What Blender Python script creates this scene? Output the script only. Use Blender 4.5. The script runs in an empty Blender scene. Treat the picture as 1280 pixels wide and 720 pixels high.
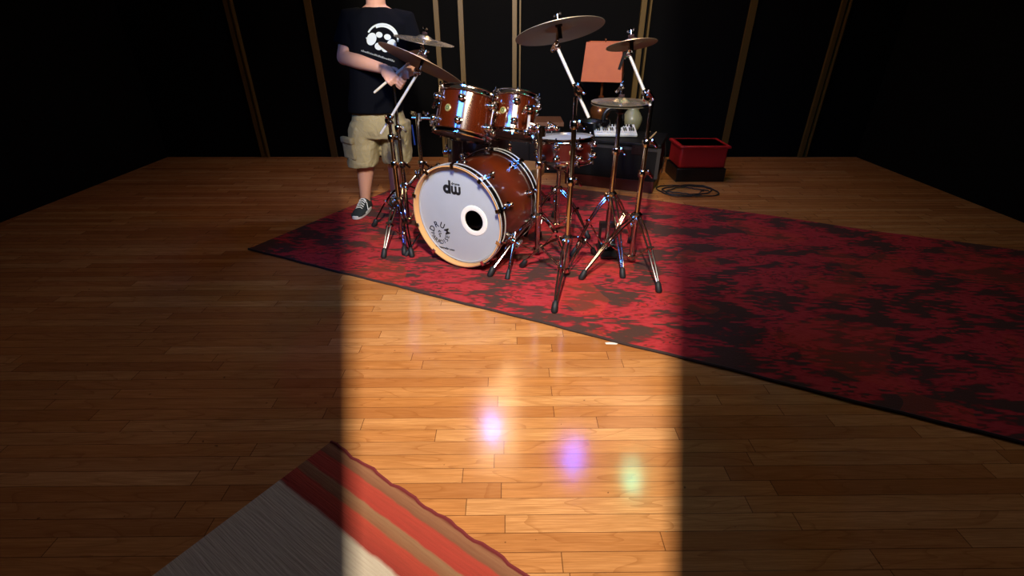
import bpy, math, random
from mathutils import Vector, Matrix, Quaternion
from mathutils.bvhtree import BVHTree
random.seed(7)
R = math.radians
sc = bpy.context.scene
col = sc.collection
V = Vector

# ------------------------------------------------------------------ camera
FPX, PITCH, CH = 600.0, R(29), 1.27
cd = bpy.data.cameras.new('camera'); cam = bpy.data.objects.new('camera', cd); col.objects.link(cam)
cd.sensor_width = 36; cd.lens = 36*FPX/1280; cd.clip_start = .02
cam.location = (0, 0, CH); cam.rotation_euler = (R(90)-PITCH, 0, 0)
sc.camera = cam
sc.view_settings.view_transform = 'Standard'; sc.view_settings.look = 'None'
sc.view_settings.gamma = 1; sc.view_settings.use_curve_mapping = False
sc.view_settings.exposure = 0.0

def ray(px, py):
    u = (px-640)/FPX; v = -(py-360)/FPX
    return V((u, math.cos(PITCH)+v*math.sin(PITCH), -math.sin(PITCH)+v*math.cos(PITCH)))
def fl(px, py, z=0.0):                       # point at height z seen at a spot of the photo
    r = ray(px, py); t = (z-CH)/r.z; return V((r.x*t, r.y*t, z))
def aty(px, py, Y):                          # point at depth Y
    r = ray(px, py); t = Y/r.y; return V((r.x*t, Y, CH+r.z*t))

# ------------------------------------------------------------------ world + lights
w = bpy.data.worlds.new('world'); sc.world = w; w.use_nodes = True
w.node_tree.nodes['Background'].inputs[0].default_value = (1, .8, .6, 1)
w.node_tree.nodes['Background'].inputs[1].default_value = .02

KEY_POWER = 138
FILL_POWER = 2
def area(name, loc, target, sx, sy, power, color, roll=None, spread=180):
    l = bpy.data.lights.new(name, 'AREA'); l.shape = 'RECTANGLE'; l.size = sx; l.size_y = sy
    l.energy = power; l.color = color; l.spread = R(spread)
    o = bpy.data.objects.new(name, l); col.objects.link(o); o.location = loc
    o.rotation_euler = (V(target)-V(loc)).to_track_quat('-Z', 'Y').to_euler()
    return o
UP = V((0, math.sin(PITCH), math.cos(PITCH))); FW = V((0, math.cos(PITCH), -math.sin(PITCH)))
KEY = V((0, 0, CH)) + UP*1.15                  # added key light above the viewpoint, lights only the middle
k = area('added_key_light', KEY, KEY+FW, .016, .4, KEY_POWER, (1, .92, .80))
area('ceiling_fill_light', (0, 2.2, 2.66), (0, 2.2, 0), 4.5, 3.2, FILL_POWER, (1, .82, .62))

BLUE = ((-1.15, .30, 2.42), (-.2, 2.8, .9)); WARM = ((.62, .15, 2.42), (-.1, 2.8, .9))  # added floods, unseen sources for the coloured reflections on the drums
area('added_blue_flood', *BLUE, 1.0, .50, 9, (.05, .26, 1), spread=60)
area('added_warm_flood', *WARM, .42, .42, 4, (1, .72, .40), spread=70)
# ------------------------------------------------------------------ materials
def lin(c):
    return tuple(((x/255)/12.92 if x/255 <= .04045 else ((x/255+.055)/1.055)**2.4) for x in c)+(1,)
def mat(name, c=(128,128,128), rough=.5, metal=0, coat=0, spec=.5, emit=None, es=0, trans=0):
    m = bpy.data.materials.new(name); m.use_nodes = True
    b = m.node_tree.nodes['Principled BSDF']
    b.inputs['Base Color'].default_value = lin(c); b.inputs['Roughness'].default_value = rough
    b.inputs['Metallic'].default_value = metal; b.inputs['Coat Weight'].default_value = coat
    b.inputs['Coat Roughness'].default_value = .06
    if coat: b.inputs['Coat IOR'].default_value = 1.85
    b.inputs['Specular IOR Level'].default_value = spec
    if emit: b.inputs['Emission Color'].default_value = lin(emit); b.inputs['Emission Strength'].default_value = es
    if trans: b.inputs['Transmission Weight'].default_value = trans
    m.diffuse_color = lin(c)
    return m
class NT:
    def __init__(s, m): s.m = m; s.t = m.node_tree; s.b = s.t.nodes['Principled BSDF']
    def n(s, ty, **kw):
        x = s.t.nodes.new(ty)
        for k_, v_ in kw.items(): setattr(x, k_, v_)
        return x
    def l(s, a, b): s.t.links.new(a, b)
    def val(s, inp, v):
        if isinstance(v, bpy.types.NodeSocket): s.l(v, inp)
        elif v is not None: inp.default_value = v
    def math(s, op, a, b=None, c=None):
        x = s.n('ShaderNodeMath', operation=op); s.val(x.inputs[0], a)
        if b is not None: s.val(x.inputs[1], b)
        if c is not None: s.val(x.inputs[2], c)
        return x.outputs[0]
    def ramp(s, fac, stops, interp='LINEAR'):
        x = s.n('ShaderNodeValToRGB'); e = x.color_ramp; e.interpolation = interp
        while len(e.elements) < len(stops): e.elements.new(.5)
        for i, (p, c) in enumerate(stops): e.elements[i].position = p; e.elements[i].color = lin(c) if len(c) == 3 else c
        s.l(fac, x.inputs[0]); return x.outputs[0]
    def mix(s, f, a, b, mode='MIX'):
        x = s.n('ShaderNodeMix', data_type='RGBA', blend_type=mode); s.val(x.inputs[0], f)
        for i, q in ((6, a), (7, b)):
            if isinstance(q, bpy.types.NodeSocket): s.l(q, x.inputs[i])
            else: x.inputs[i].default_value = lin(q)
        return x.outputs[2]
    def coords(s):
        t = s.n('ShaderNodeTexCoord'); x = s.n('ShaderNodeSeparateXYZ'); s.l(t.outputs['Object'], x.inputs[0]); return t.outputs['Object'], x.outputs
    def comb(s, x, y, z=0.0):
        c = s.n('ShaderNodeCombineXYZ')
        for i, q in enumerate((x, y, z)): s.val(c.inputs[i], q)
        return c.outputs[0]
    def noise(s, vec, scale, detail=3, rough=.55, dist=0):
        x = s.n('ShaderNodeTexNoise'); s.l(vec, x.inputs['Vector']); x.inputs['Scale'].default_value = scale
        x.inputs['Detail'].default_value = detail; x.inputs['Roughness'].default_value = rough; x.inputs['Distortion'].default_value = dist
        return x.outputs[0]
    def bump(s, h, strength=.2, dist=.01):
        x = s.n('ShaderNodeBump'); x.inputs['Strength'].default_value = strength; x.inputs['Distance'].default_value = dist
        s.l(h, x.inputs['Height']); s.l(x.outputs[0], s.b.inputs['Normal'])

M = {}
M['chrome'] = mat('chrome', (214,206,200), .10, 1)
M['chrome_worn'] = mat('worn_chrome', (190,176,166), .24, 1)
M['rubber'] = mat('black_rubber', (22,22,23), .6)
M['black'] = mat('black_plastic', (14,14,15), .35)
M['black_gloss'] = mat('black_gloss', (12,11,11), .12, coat=1)
M['hoop_wood'] = mat('natural_hoop_wood', (226,170,106), .35, coat=.3)
M['ink'] = mat('black_ink', (16,16,18), .6)
M['ring_white'] = mat('cream_port_ring', (232,228,214), .4)
M['felt'] = mat('dark_felt', (40,14,16), .9)
M['skin'] = mat('skin', (214,158,128), .5)
M['shirt'] = mat('navy_black_cotton', (7,8,13), .95, spec=.1)
M['print'] = mat('white_print', (196,204,200), .8)
M['sole'] = mat('white_rubber_sole', (205,203,196), .6)
M['shoe'] = mat('dark_green_canvas', (30,38,36), .85)
M['lace'] = mat('white_lace', (220,220,212), .8)
M['hair'] = mat('dark_hair', (34,24,18), .7)
M['case'] = mat('black_case', (7,7,8), .6, spec=.2)
M['case_edge'] = mat('grey_case_edge', (40,37,35), .5)
M['plinth'] = mat('dark_red_wood', (70,22,17), .4)
M['bronze'] = mat('bronze_glaze', (120,70,35), .25, .6)
M['ceramic'] = mat('grey_green_ceramic', (128,124,92), .35)
M['keywhite'] = mat('white_plastic', (225,226,218), .4)
M['red'] = mat('red_plastic', (170,22,24), .5)
M['batter'] = mat('clear_grey_drumhead', (170,165,160), .35)
M['reso'] = mat('ebony_resonant_head', (62,44,40), .4)
M['stick'] = mat('drumstick_wood', (215,180,130), .5)
M['tan'] = mat('tan_vinyl', (190,140,80), .5)
M['blue'] = mat('blue_plastic', (24,50,120), .3, .3)
M['badge'] = mat('brass_badge', (205,190,120), .3, .7)
M['dark_metal'] = mat('dark_metal', (60,58,58), .3, .9)
M['tape'] = mat('white_tape', (225,222,212), .6)
M['glass_tv'] = mat('teal_footboard', (120,150,150), .25, .9)

def cymbal_mat(name, c, seedv, rough):
    m = mat(name, c, rough, .8); n = NT(m); o, x = n.coords()
    r = n.math('SQRT', n.math('ADD', n.math('MULTIPLY', x[0], x[0]), n.math('MULTIPLY', x[1], x[1])))
    g = n.noise(n.comb(r, seedv, 0.0), 260, 2)
    big = n.noise(o, 9, 3)
    cc = n.mix(g, tuple(int(q*.62) for q in c), c)
    cc = n.mix(n.math('MULTIPLY', big, .5), cc, tuple(int(q*.55) for q in c))
    n.l(cc, n.b.inputs['Base Color'])
    n.b.inputs['Anisotropic'].default_value = .6
    n.bump(g, .25, .002)
    return m
M['cymbal'] = cymbal_mat('bronze_cymbal', (176,144,116), .3, .42)
M['cymbal_dark'] = cymbal_mat('dark_bronze_cymbal', (160,146,124), 2.3, .46)
M['cymbal_bright'] = cymbal_mat('bright_bronze_cymbal', (206,192,164), 4.3, .26)

def burst(name, zc, half, mid=(214,96,18), edge=(44,10,5), axis=2, coat=1, rough=.3):
    m = mat(name, mid, rough, coat=coat); n = NT(m); o, x = n.coords()
    d = n.math('DIVIDE', n.math('ABSOLUTE', n.math('SUBTRACT', x[axis], zc)), half)
    gr = n.noise(n.comb(n.math('MULTIPLY', x[0], 3), n.math('MULTIPLY', x[1], 3), n.math('MULTIPLY', x[2], 40)) if axis == 2 else o, 6, 4)
    d2 = n.math('ADD', d, n.math('MULTIPLY', n.math('SUBTRACT', gr, .5), .25))
    n.l(n.ramp(d2, [(0, mid), (.45, tuple(int(a*.75+b*.25) for a, b in zip(mid, edge))), (.8, tuple(int(a*.25+b*.75) for a, b in zip(mid, edge))), (1, edge)]), n.b.inputs['Base Color'])
    return m
M['bass_shell'] = burst('amber_burst_bass_shell', -.24, .215, (98,34,6), (28,7,3))
M['tom_shell'] = burst('amber_burst_tom_shell', .0, .22, (74,24,5), (34,9,3), rough=.2)
M['snare_shell'] = burst('red_brown_snare_shell', .0, .2, (72,15,8), (48,9,5))
M['floor_tom_shell'] = burst('dark_red_floor_tom', .0, .3, (58,16,12), (30,8,8))

def head_mat():
    m = mat('coated_white_drumhead', (206,208,212), .45); n = NT(m); o, x = n.coords()
    g = n.noise(o, 5, 3)
    n.l(n.mix(g, (158,163,166), (174,178,180)), n.b.inputs['Base Color'])
    n.bump(n.noise(o, 900, 1), .1, .0005); return m
M['head'] = head_mat()

def khaki():
    m = mat('khaki_cotton', (166,150,108), .9); n = NT(m); o, x = n.coords()
    n.l(n.mix(n.noise(o, 14, 4), (136,122,84), (168,152,110)), n.b.inputs['Base Color'])
    n.bump(n.noise(o, 18, 3, .5, .6), .7, .02); return m
M['khaki'] = khaki()
def shade_mat():
    m = mat('orange_leather_shade', (206,112,62), .6); n = NT(m); o, x = n.coords()
    n.l(n.mix(n.noise(o, 12, 4), (170,76,28), (194,98,42)), n.b.inputs['Base Color']); return m
M['shade'] = shade_mat()

# oak strip floor
def floor_mat():
    m = mat('oak_strip_floor', (190,125,65), .3); n = NT(m); o, x = n.coords()
    W, L = .057, .85
    rot = R(-.6)
    X = n.math('ADD', x[0], n.math('MULTIPLY', x[1], -rot)); Y = n.math('ADD', x[1], n.math('MULTIPLY', x[0], rot))
    ry = n.math('DIVIDE', Y, W); row = n.math('FLOOR', ry); fy = n.math('SUBTRACT', ry, row)
    wn = n.n('ShaderNodeTexWhiteNoise', noise_dimensions='1D'); n.l(row, wn.inputs['W'])
    cx = n.math('ADD', n.math('DIVIDE', X, L), n.math('MULTIPLY', wn.outputs['Value'], 7.3))
    cl = n.math('FLOOR', cx); fx = n.math('SUBTRACT', cx, cl)
    w2 = n.n('ShaderNodeTexWhiteNoise', noise_dimensions='2D'); n.l(n.comb(row, cl), w2.inputs['Vector'])
    idv = w2.outputs['Value']
    sx_ = n.math('ADD', n.math('MULTIPLY', X, .9), n.math('MULTIPLY', idv, 37.0)); sy_ = n.math('ADD', n.math('MULTIPLY', Y, 11.0), n.math('MULTIPLY', idv, 91.0))
    v = n.comb(sx_, sy_, idv)
    g1 = n.noise(v, 3.2, 5, .6, .8)
    fib = n.noise(n.comb(n.math('MULTIPLY', X, 9), n.math('MULTIPLY', Y, 260), idv), 1.0, 3, .6)
    rings = n.math('FRACT', n.math('MULTIPLY', n.noise(n.comb(sx_, n.math('MULTIPLY', sy_, .45), idv), 1.5, 2, .5, .3), 9.0))
    base = n.ramp(idv, [(0, (168,104,58)), (.25, (198,134,80)), (.5, (188,122,68)), (.8, (216,158,102)), (1, (160,96,52))])
    c = n.mix(n.math('MULTIPLY', n.math('GREATER_THAN', g1, .0), n.ramp(g1, [(.35, (170,170,170)), (.62, (0,0,0))])), base, (150,86,38))
    rr = n.ramp(rings, [(0, (185,185,185)), (.14, (60,60,60)), (.5, (0,0,0)), (1, (0,0,0))])
    c = n.mix(rr, c, (128,68,28))
    c = n.mix(n.math('MULTIPLY', n.ramp(fib, [(.45, (255,255,255)), (.62, (0,0,0))]), .34), c, (120,66,30))
    big = n.noise(o, 1.3, 2)
    c = n.mix(n.math('MULTIPLY', big, .25), c, (222,150,70))
    gapy = n.math('LESS_THAN', n.math('MINIMUM', fy, n.math('SUBTRACT', 1.0, fy)), .018)
    gapx = n.math('LESS_THAN', n.math('MINIMUM', fx, n.math('SUBTRACT', 1.0, fx)), .0016)
    gap = n.math('MAXIMUM', gapy, gapx)
    c = n.mix(n.math('MULTIPLY', gap, .75), c, (70,36,16))
    spots = n.math('GREATER_THAN', n.noise(o, 38, 1), .79)
    c = n.mix(n.math('MULTIPLY', spots, .6), c, (60,34,20))
    n.l(c, n.b.inputs['Base Color'])
    n.l(n.math('ADD', .09, n.math('MULTIPLY', n.noise(o, 5, 3), .09)), n.b.inputs['Roughness'])
    n.bump(n.math('ADD', n.math('MULTIPLY', gap, -1.0), n.math('MULTIPLY', fib, .22)), .22, .002)
    n.b.inputs['Specular IOR Level'].default_value = .55
    return m
M['floor'] = floor_mat()

# ikat-like red rug
def rug_mat():
    m = mat('red_and_brown_ikat_rug', (170,40,40), .95, spec=.15); n = NT(m); o, x = n.coords()
    # threads run across the rug; each thread is shifted a little so the blotches have saw-tooth ends
    ca, sa = math.cos(R(22)), math.sin(R(22))
    X = n.math('ADD', n.math('MULTIPLY', x[0], ca), n.math('MULTIPLY', x[1], sa)); Y = n.math('SUBTRACT', n.math('MULTIPLY', x[1], ca), n.math('MULTIPLY', x[0], sa))
    th = n.math('FLOOR', n.math('MULTIPLY', Y, 75.0))
    wn = n.n('ShaderNodeTexWhiteNoise', noise_dimensions='1D'); n.l(th, wn.inputs['W'])
    jx = n.math('ADD', X, n.math('MULTIPLY', n.math('SUBTRACT', wn.outputs['Value'], .5), .11))
    v = n.comb(jx, n.math('MULTIPLY', Y, 1.35), 0.0)
    a = n.noise(v, 3.9, 2.2, .55, .9)
    b = n.noise(v, 10, 2, .55, .4)
    f = n.math('ADD', n.math('MULTIPLY', a, .62), n.math('MULTIPLY', b, .38))
    c = n.ramp(f, [(0, (70,48,42)), (.468, (80,54,46)), (.488, (120,42,40)), (.510, (168,42,48)), (.56, (184,56,60)), (.59, (174,42,48)), (.60, (110,50,42)), (.62, (120,44,40)), (.63, (186,44,48)), (1, (196,58,50))])
    fib = n.noise(n.comb(n.math('MULTIPLY', x[0], 60), n.math('MULTIPLY', x[1], 220), 0.0), 1, 2)
    c = n.mix(n.math('MULTIPLY', fib, .35), c, (60,24,24))
    orange = n.noise(o, 1.6, 2)
    c = n.mix(n.math('MULTIPLY', n.math('GREATER_THAN', orange, .56), .18), c, (200,70,30))
    n.l(c, n.b.inputs['Base Color']); n.bump(fib, .5, .004)
    return m
M['rug'] = rug_mat()
M['rug_edge'] = mat('dark_rug_binding', (56,38,34), .95)

def runner_mat():
    m = mat('striped_red_and_tan_rug', (170,80,60), .95, spec=.15); n = NT(m); o, x = n.coords()
    wob = n.math('MULTIPLY', n.math('SUBTRACT', n.noise(o, 14, 3), .5), .012)
    d = n.math('MULTIPLY', n.math('ADD', n.math('MULTIPLY', x[1], -1.0), wob), 2.5)     # 0.4 m -> 1
    s = lambda q: q/.4
    c = n.ramp(d, [(0, (96,28,28)), (s(.010), (150,104,72)), (s(.038), (128,84,58)), (s(.044), (176,66,50)), (s(.092), (168,58,46)), (s(.098), (150,112,78)),
                   (s(.128), (138,92,62)), (s(.134), (178,68,50)), (s(.186), (150,52,42)), (s(.197), (204,190,164)), (1, (206,194,170))])
    st = n.noise(n.comb(n.math('MULTIPLY', x[0], 7), n.math('MULTIPLY', x[1], 150), 0.0), 1, 3)
    c = n.mix(n.math('MULTIPLY', st, .55), c, (104,52,38))
    n.l(c, n.b.inputs['Base Color']); n.bump(st, .6, .006); return m
M['runner'] = runner_mat()

def wall_mat():
    m = mat('black_acoustic_fabric', (16,16,16), .95, spec=.1); n = NT(m); o, x = n.coords()
    g = n.noise(o, 2.5, 3)
    n.l(n.mix(g, (6,6,6), (11,11,9)), n.b.inputs['Base Color']); n.bump(n.noise(o, 300, 1), .2, .002); return m
M['wall'] = wall_mat()
M['gold'] = mat('gilded_wood_strip', (100,77,32), .45, .2)
M['ceil'] = mat('dark_painted_ceiling', (52,44,38), .9)
M['wall_back'] = mat('brown_painted_wall', (66,50,40), .8)

# ------------------------------------------------------------------ mesh helpers
class MB:
    def __init__(s): s.v = []; s.f = []; s.s = []
    def add(s, vs, fs, smooth=True):
        b = len(s.v); s.v += [V(q) for q in vs]; s.f += [tuple(b+i for i in f) for f in fs]; s.s += [smooth]*len(fs); return s
    def box(s, c, d, rot=None):
        c = V(c); h = V(d)*.5; vs = []
        for sx in (-1, 1):
            for sy in (-1, 1):
                for sz in (-1, 1):
                    q = V((sx*h.x, sy*h.y, sz*h.z)); vs.append(c+(rot @ q if rot else q))
        return s.add(vs, [(0,1,3,2), (4,6,7,5), (0,4,5,1), (2,3,7,6), (0,2,6,4), (1,5,7,3)], False)
    def tube(s, pts, r, n=12, cap=True, flat=None):
        pts = [V(p) for p in pts]; rs = r if isinstance(r, (list, tuple)) else [r]*len(pts); vs = []; fs = []
        pt = (pts[1]-pts[0]).normalized(); a = pt.orthogonal().normalized(); 
        if flat is not None:
            a = V(flat[0]); a = (a-pt*a.dot(pt)).normalized()
        for i, p in enumerate(pts):
            t = (pts[min(i+1, len(pts)-1)]-pts[max(i-1, 0)]).normalized()
            if i: a = (pt.rotation_difference(t) @ a)
            a = (a-t*a.dot(t)).normalized(); b = t.cross(a); pt = t
            k2 = flat[1] if flat is not None else 1
            for j in range(n):
                q = 2*math.pi*j/n; vs.append(p+a*(math.cos(q)*rs[i])+b*(math.sin(q)*rs[i]*k2))
        for i in range(len(pts)-1):
            for j in range(n): fs.append((i*n+j, i*n+(j+1) % n, (i+1)*n+(j+1) % n, (i+1)*n+j))
        if cap: fs.append(tuple(range(n))[::-1]); fs.append(tuple((len(pts)-1)*n+j for j in range(n)))
        return s.add(vs, fs)
    def capsule(s, a, b, ra, rb, n=12):
        a = V(a); b = V(b); t = (b-a).normalized(); P_ = []; Q = []
        for k_ in range(5):
            q = R(-80+20*k_); P_.append(a+t*(math.sin(q)*ra)); Q.append(math.cos(q)*ra)
        for k_ in range(5):
            q = R(0+20*k_); P_.append(b+t*(math.sin(q)*rb)); Q.append(math.cos(q)*rb)
        return s.tube(P_, Q, n)
    def lathe(s, prof, n=32, mtx=None, closed=False):
        vs = []; fs = []; m = len(prof)
        for (r, z) in prof:
            for j in range(n):
                q = 2*math.pi*j/n; p = V((r*math.cos(q), r*math.sin(q), z)); vs.append(mtx @ p if mtx else p)
        for i in range(m if closed else m-1):
            i2 = (i+1) % m
            for j in range(n): fs.append((i*n+j, i*n+(j+1) % n, i2*n+(j+1) % n, i2*n+j))
        return s.add(vs, fs)
    def ball(s, c, r, n=12, mtx=None):
        rr = V(r) if isinstance(r, (tuple, list, Vector)) else V((r, r, r)); c = V(c); vs = []; fs = []; m = n//2
        for i in range(m+1):
            a = math.pi*i/m
            for j in range(n):
                b = 2*math.pi*j/n; p = V((rr.x*math.sin(a)*math.cos(b), rr.y*math.sin(a)*math.sin(b), rr.z*math.cos(a)))
                vs.append(c+(mtx @ p if mtx else p))
        for i in range(m):
            for j in range(n): fs.append((i*n+j, (i+1)*n+j, (i+1)*n+(j+1) % n, i*n+(j+1) % n))
        return s.add(vs, fs)
    def loft(s, rings, cap=True):
        n = len(rings[0]); vs = [p for r_ in rings for p in r_]; fs = []
        for i in range(len(rings)-1):
            for j in range(n): fs.append((i*n+j, i*n+(j+1) % n, (i+1)*n+(j+1) % n, (i+1)*n+j))
        if cap: fs.append(tuple(range(n))[::-1]); fs.append(tuple((len(rings)-1)*n+j for j in range(n)))
        return s.add(vs, fs)
    def poly(s, pts, z0, z1):
        n = len(pts); vs = [V((p[0], p[1], z0)) for p in pts]+[V((p[0], p[1], z1)) for p in pts]
        return s.add(vs, [tuple(range(n))[::-1], tuple(range(n, 2*n))]+[(i, (i+1) % n, n+(i+1) % n, n+i) for i in range(n)], False)
    def xf(s, m): s.v = [m @ p for p in s.v]; return s
    def build(s, name, m, parent=None, angle=40):
        me = bpy.data.meshes.new(name); me.from_pydata([tuple(p) for p in s.v], [], s.f)
        me.polygons.foreach_set('use_smooth', [True]*len(me.polygons)); me.update()
        import bmesh
        bm = bmesh.new(); bm.from_mesh(me); bmesh.ops.remove_doubles(bm, verts=bm.verts, dist=1e-6)
        bmesh.ops.recalc_face_normals(bm, faces=bm.faces); bm.to_mesh(me); bm.free()
        me.set_sharp_from_angle(angle=R(angle))
        me.materials.append(m)
        o = bpy.data.objects.new(name, me); col.objects.link(o)
        if parent: o.parent = parent
        return o
def tag(o, label=None, cat=None, group=None, kind=None):
    for k_, v_ in (('label', label), ('category', cat), ('group', group), ('kind', kind)):
        if v_: o[k_] = v_
    return o
def empty(name, loc, label, cat, group=None, rot=None):
    o = bpy.data.objects.new(name, None); col.objects.link(o); o.location = loc; o.empty_display_size = .05
    if rot is not None: o.rotation_euler = rot.to_euler()
    return tag(o, label, cat, group)
def struct(name, mb, m): return tag(mb.build(name, m), kind='structure')
def bevel(o, w_=.004, seg=2):
    b = o.modifiers.new('bevel', 'BEVEL'); b.width = w_; b.segments = seg; b.limit_method = 'ANGLE'; return o
def arc(c, r, a0, a1, n, ax, ay):
    return [V(c)+V(ax)*(r*math.cos(R(a0+(a1-a0)*i/n)))+V(ay)*(r*math.sin(R(a0+(a1-a0)*i/n))) for i in range(n+1)]
def frame(axis, yhint=(0, 0, 1)):            # rotation whose local z is axis
    z = V(axis).normalized(); y = V(yhint); y = (y-z*y.dot(z)).normalized(); x = y.cross(z)
    return Matrix((x, y, z)).transposed()
def text_geo(s, size, offset=0.0, shear=0.0):
    c = bpy.data.curves.new('t', 'FONT'); c.body = s; c.size = size; c.offset = offset; c.shear = shear; c.align_x = 'CENTER'; c.align_y = 'CENTER'
    c.resolution_u = 4
    o = bpy.data.objects.new('t', c); col.objects.link(o)
    dg = bpy.context.evaluated_depsgraph_get(); dg.update(); me = o.evaluated_get(dg).to_mesh()
    vs = [V(v.co) for v in me.vertices]; fs = [tuple(p.vertices) for p in me.polygons]
    o.evaluated_get(dg).to_mesh_clear(); bpy.data.objects.remove(o); bpy.data.curves.remove(c)
    return vs, fs

# ------------------------------------------------------------------ room shell
WY, XW, ZC, YB = 5.2, 3.7, 2.7, -1.6
struct('floor', MB().box((0, (WY+YB)/2, -.03), (2*XW, WY-YB, .06)), M['floor'])
struct('wall_back', MB().box((0, WY+.05, ZC/2), (2*XW+.2, .1, ZC)), M['wall'])
struct('wall_left', MB().box((-XW-.05, (WY+YB)/2, ZC/2), (.1, WY-YB, ZC)), M['wall'])
struct('wall_right', MB().box((XW+.05, (WY+YB)/2, ZC/2), (.1, WY-YB, ZC)), M['wall'])
struct('wall_front', MB().box((0, YB-.05, ZC/2), (2*XW+.2, .1, ZC)), M['wall_back'])
struct('ceiling', MB().box((0, (WY+YB)/2, ZC+.05), (2*XW+.2, WY-YB+.2, .1)), M['ceil'])
strips = [(548.5, 6, 0), (578, 6, 0), (645.5, 11, 1), (801, 13, 1), (395, 8, 0), (300, 11, 1), (150, 8, 0), (930, 8, 0), (1040, 11, 1), (1180, 8, 0)]
for i, (px, wpx, dbl) in enumerate(strips):
    x = aty(px, 60, WY).x; wd = wpx/131
    mb = MB()
    if dbl:
        mb.box((x-wd*.22, WY-.016, ZC/2), (wd*.5, .032, ZC-.01)); mb.box((x+wd*.40, WY-.022, ZC/2), (wd*.16, .044, ZC-.01))
    else: mb.box((x, WY-.014, ZC/2), (wd, .028, ZC-.01))
    struct('trim_%d' % (i+1), mb, M['gold'])

# ------------------------------------------------------------------ rugs
rugdir = V((.7+.92, 1.67-2.43, 0)).normalized(); rn = V((-rugdir.y, rugdir.x, 0))
A0 = V((-1.68, 2.79, 0))
def rl(p): q = V((p[0], p[1], 0))-A0; return (q.dot(rugdir), q.dot(rn))
bl = rl((-.72, 4.66)); Lr = 4.6
rugrot = Matrix((rugdir, rn, V((0, 0, 1)))).transposed()
mb = MB(); nx = 60
outline = [(Lr*i/nx, .003*math.sin(i*.55)+.002*math.sin(i*1.7+1)) for i in range(nx+1)]
br = (Lr, bl[1]-.05)
outline += [(Lr+(bl[0]-Lr)*i/20, bl[1]+(.012*math.sin(i*1.1))-.05*(1-i/20)) for i in range(21)]
mb.poly(outline, .001, .008)
rug = mb.build('drum_rug', M['rug']); rug.location = A0; rug.rotation_euler = rugrot.to_euler()
tag(rug, 'large red and dark brown ikat patterned rug under the drum kit', 'rug')
bd = MB(); bd.tube([V((q[0], q[1]+.003, .0065)) for q in outline[:nx+1]], .007, 6); b_ = bd.build('binding', M['rug_edge'], rug)

e0 = fl(438, 571); e1 = fl(656, 720); rd = (e1-e0).normalized(); rnn = V((-rd.y, rd.x, 0))     # points away from camera
mb = MB(); n_ = 60; pts = [(-.10+1.4*i/n_, .004*math.sin(i*.9)+.002*math.sin(i*2.3)) for i in range(n_+1)]
mb.poly(pts+[(1.3, -1.25), (-.10, -1.25)], .001, .010)
run = mb.build('striped_rug', M['runner']); run.location = e0; run.rotation_euler = Matrix((rd, rnn, V((0, 0, 1)))).transposed().to_euler()
tag(run, 'red and tan striped rug with a cream field on the oak floor nearest the viewer', 'rug')
MB().tube([V((p[0], p[1], .008)) for p in pts], .006, 6).build('binding', mat('dark_red_binding', (112,34,34), .95), run)
RZ = .008

M['chrome_bright'] = mat('polished_tube', (235,232,226), .32, .55)
# ------------------------------------------------------------------ drum hardware
def stand_leg(root, base, hubz, foot, rail=.0055, gap=.011, blow=.05, fr=.017):
    """double-rail leg from the collar on the pole down to a rubber foot, with a brace; base/foot in world"""
    b0 = V(root.location); top = V((base.x, base.y, hubz))-b0; f = V(foot)-b0; d = V((f.x-top.x, f.y-top.y, 0)).normalized(); s = V((-d.y, d.x, 0))
    top = top+d*.022; f2 = f+V((0, 0, .035))-d*.01
    mid = top.lerp(f2, .52)+V((0, 0, .02))+d*.01
    mb = MB()
    for q in (-1, 1):
        mb.tube([top+s*q*gap, top.lerp(mid, .5)+s*q*gap*1.15+V((0, 0, .012)), mid+s*q*gap*.95, mid.lerp(f2, .5)+s*q*gap*.8, f2+s*q*gap*.35], rail, 8)
    mb.box(mid, (.034, .034, .014), frame((mid-top), (0, 0, 1)))
    lowp = V((base.x, base.y, blow))-b0+d*.02
    for q in (-1, 1): mb.tube([lowp+s*q*gap*.8, mid+s*q*gap*.6], rail*.72, 6)
    leg = mb.build('leg', M['chrome'], root)
    u = (f2-mid).normalized()
    fb = MB(); fb.tube([f2-u*.022, f2-u*.012, f2+V((0,0,-.008)), f+V((0, 0, .008))+d*.004, f+V((0, 0, .001))+d*.006], [fr*.55, fr*.9, fr, fr*1.05, fr*.8], 12)
    fb.build('rubber_foot', M['rubber'], leg)
def wingnut(mb, p, d, r=.011):
    d = V(d).normalized(); a = d.orthogonal().normalized()
    mb.tube([V(p), V(p)+d*.022], r*.8, 10); mb.box(V(p)+d*.020, (r*4.2, r*.9, r*1.7), frame(d, a).to_3x3()); mb.ball(V(p)+d*.020+frame(d, a)@V((r*2, 0, 0)), r*.9, 8); mb.ball(V(p)+d*.020-frame(d, a)@V((r*2, 0, 0)), r*.9, 8)
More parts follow.
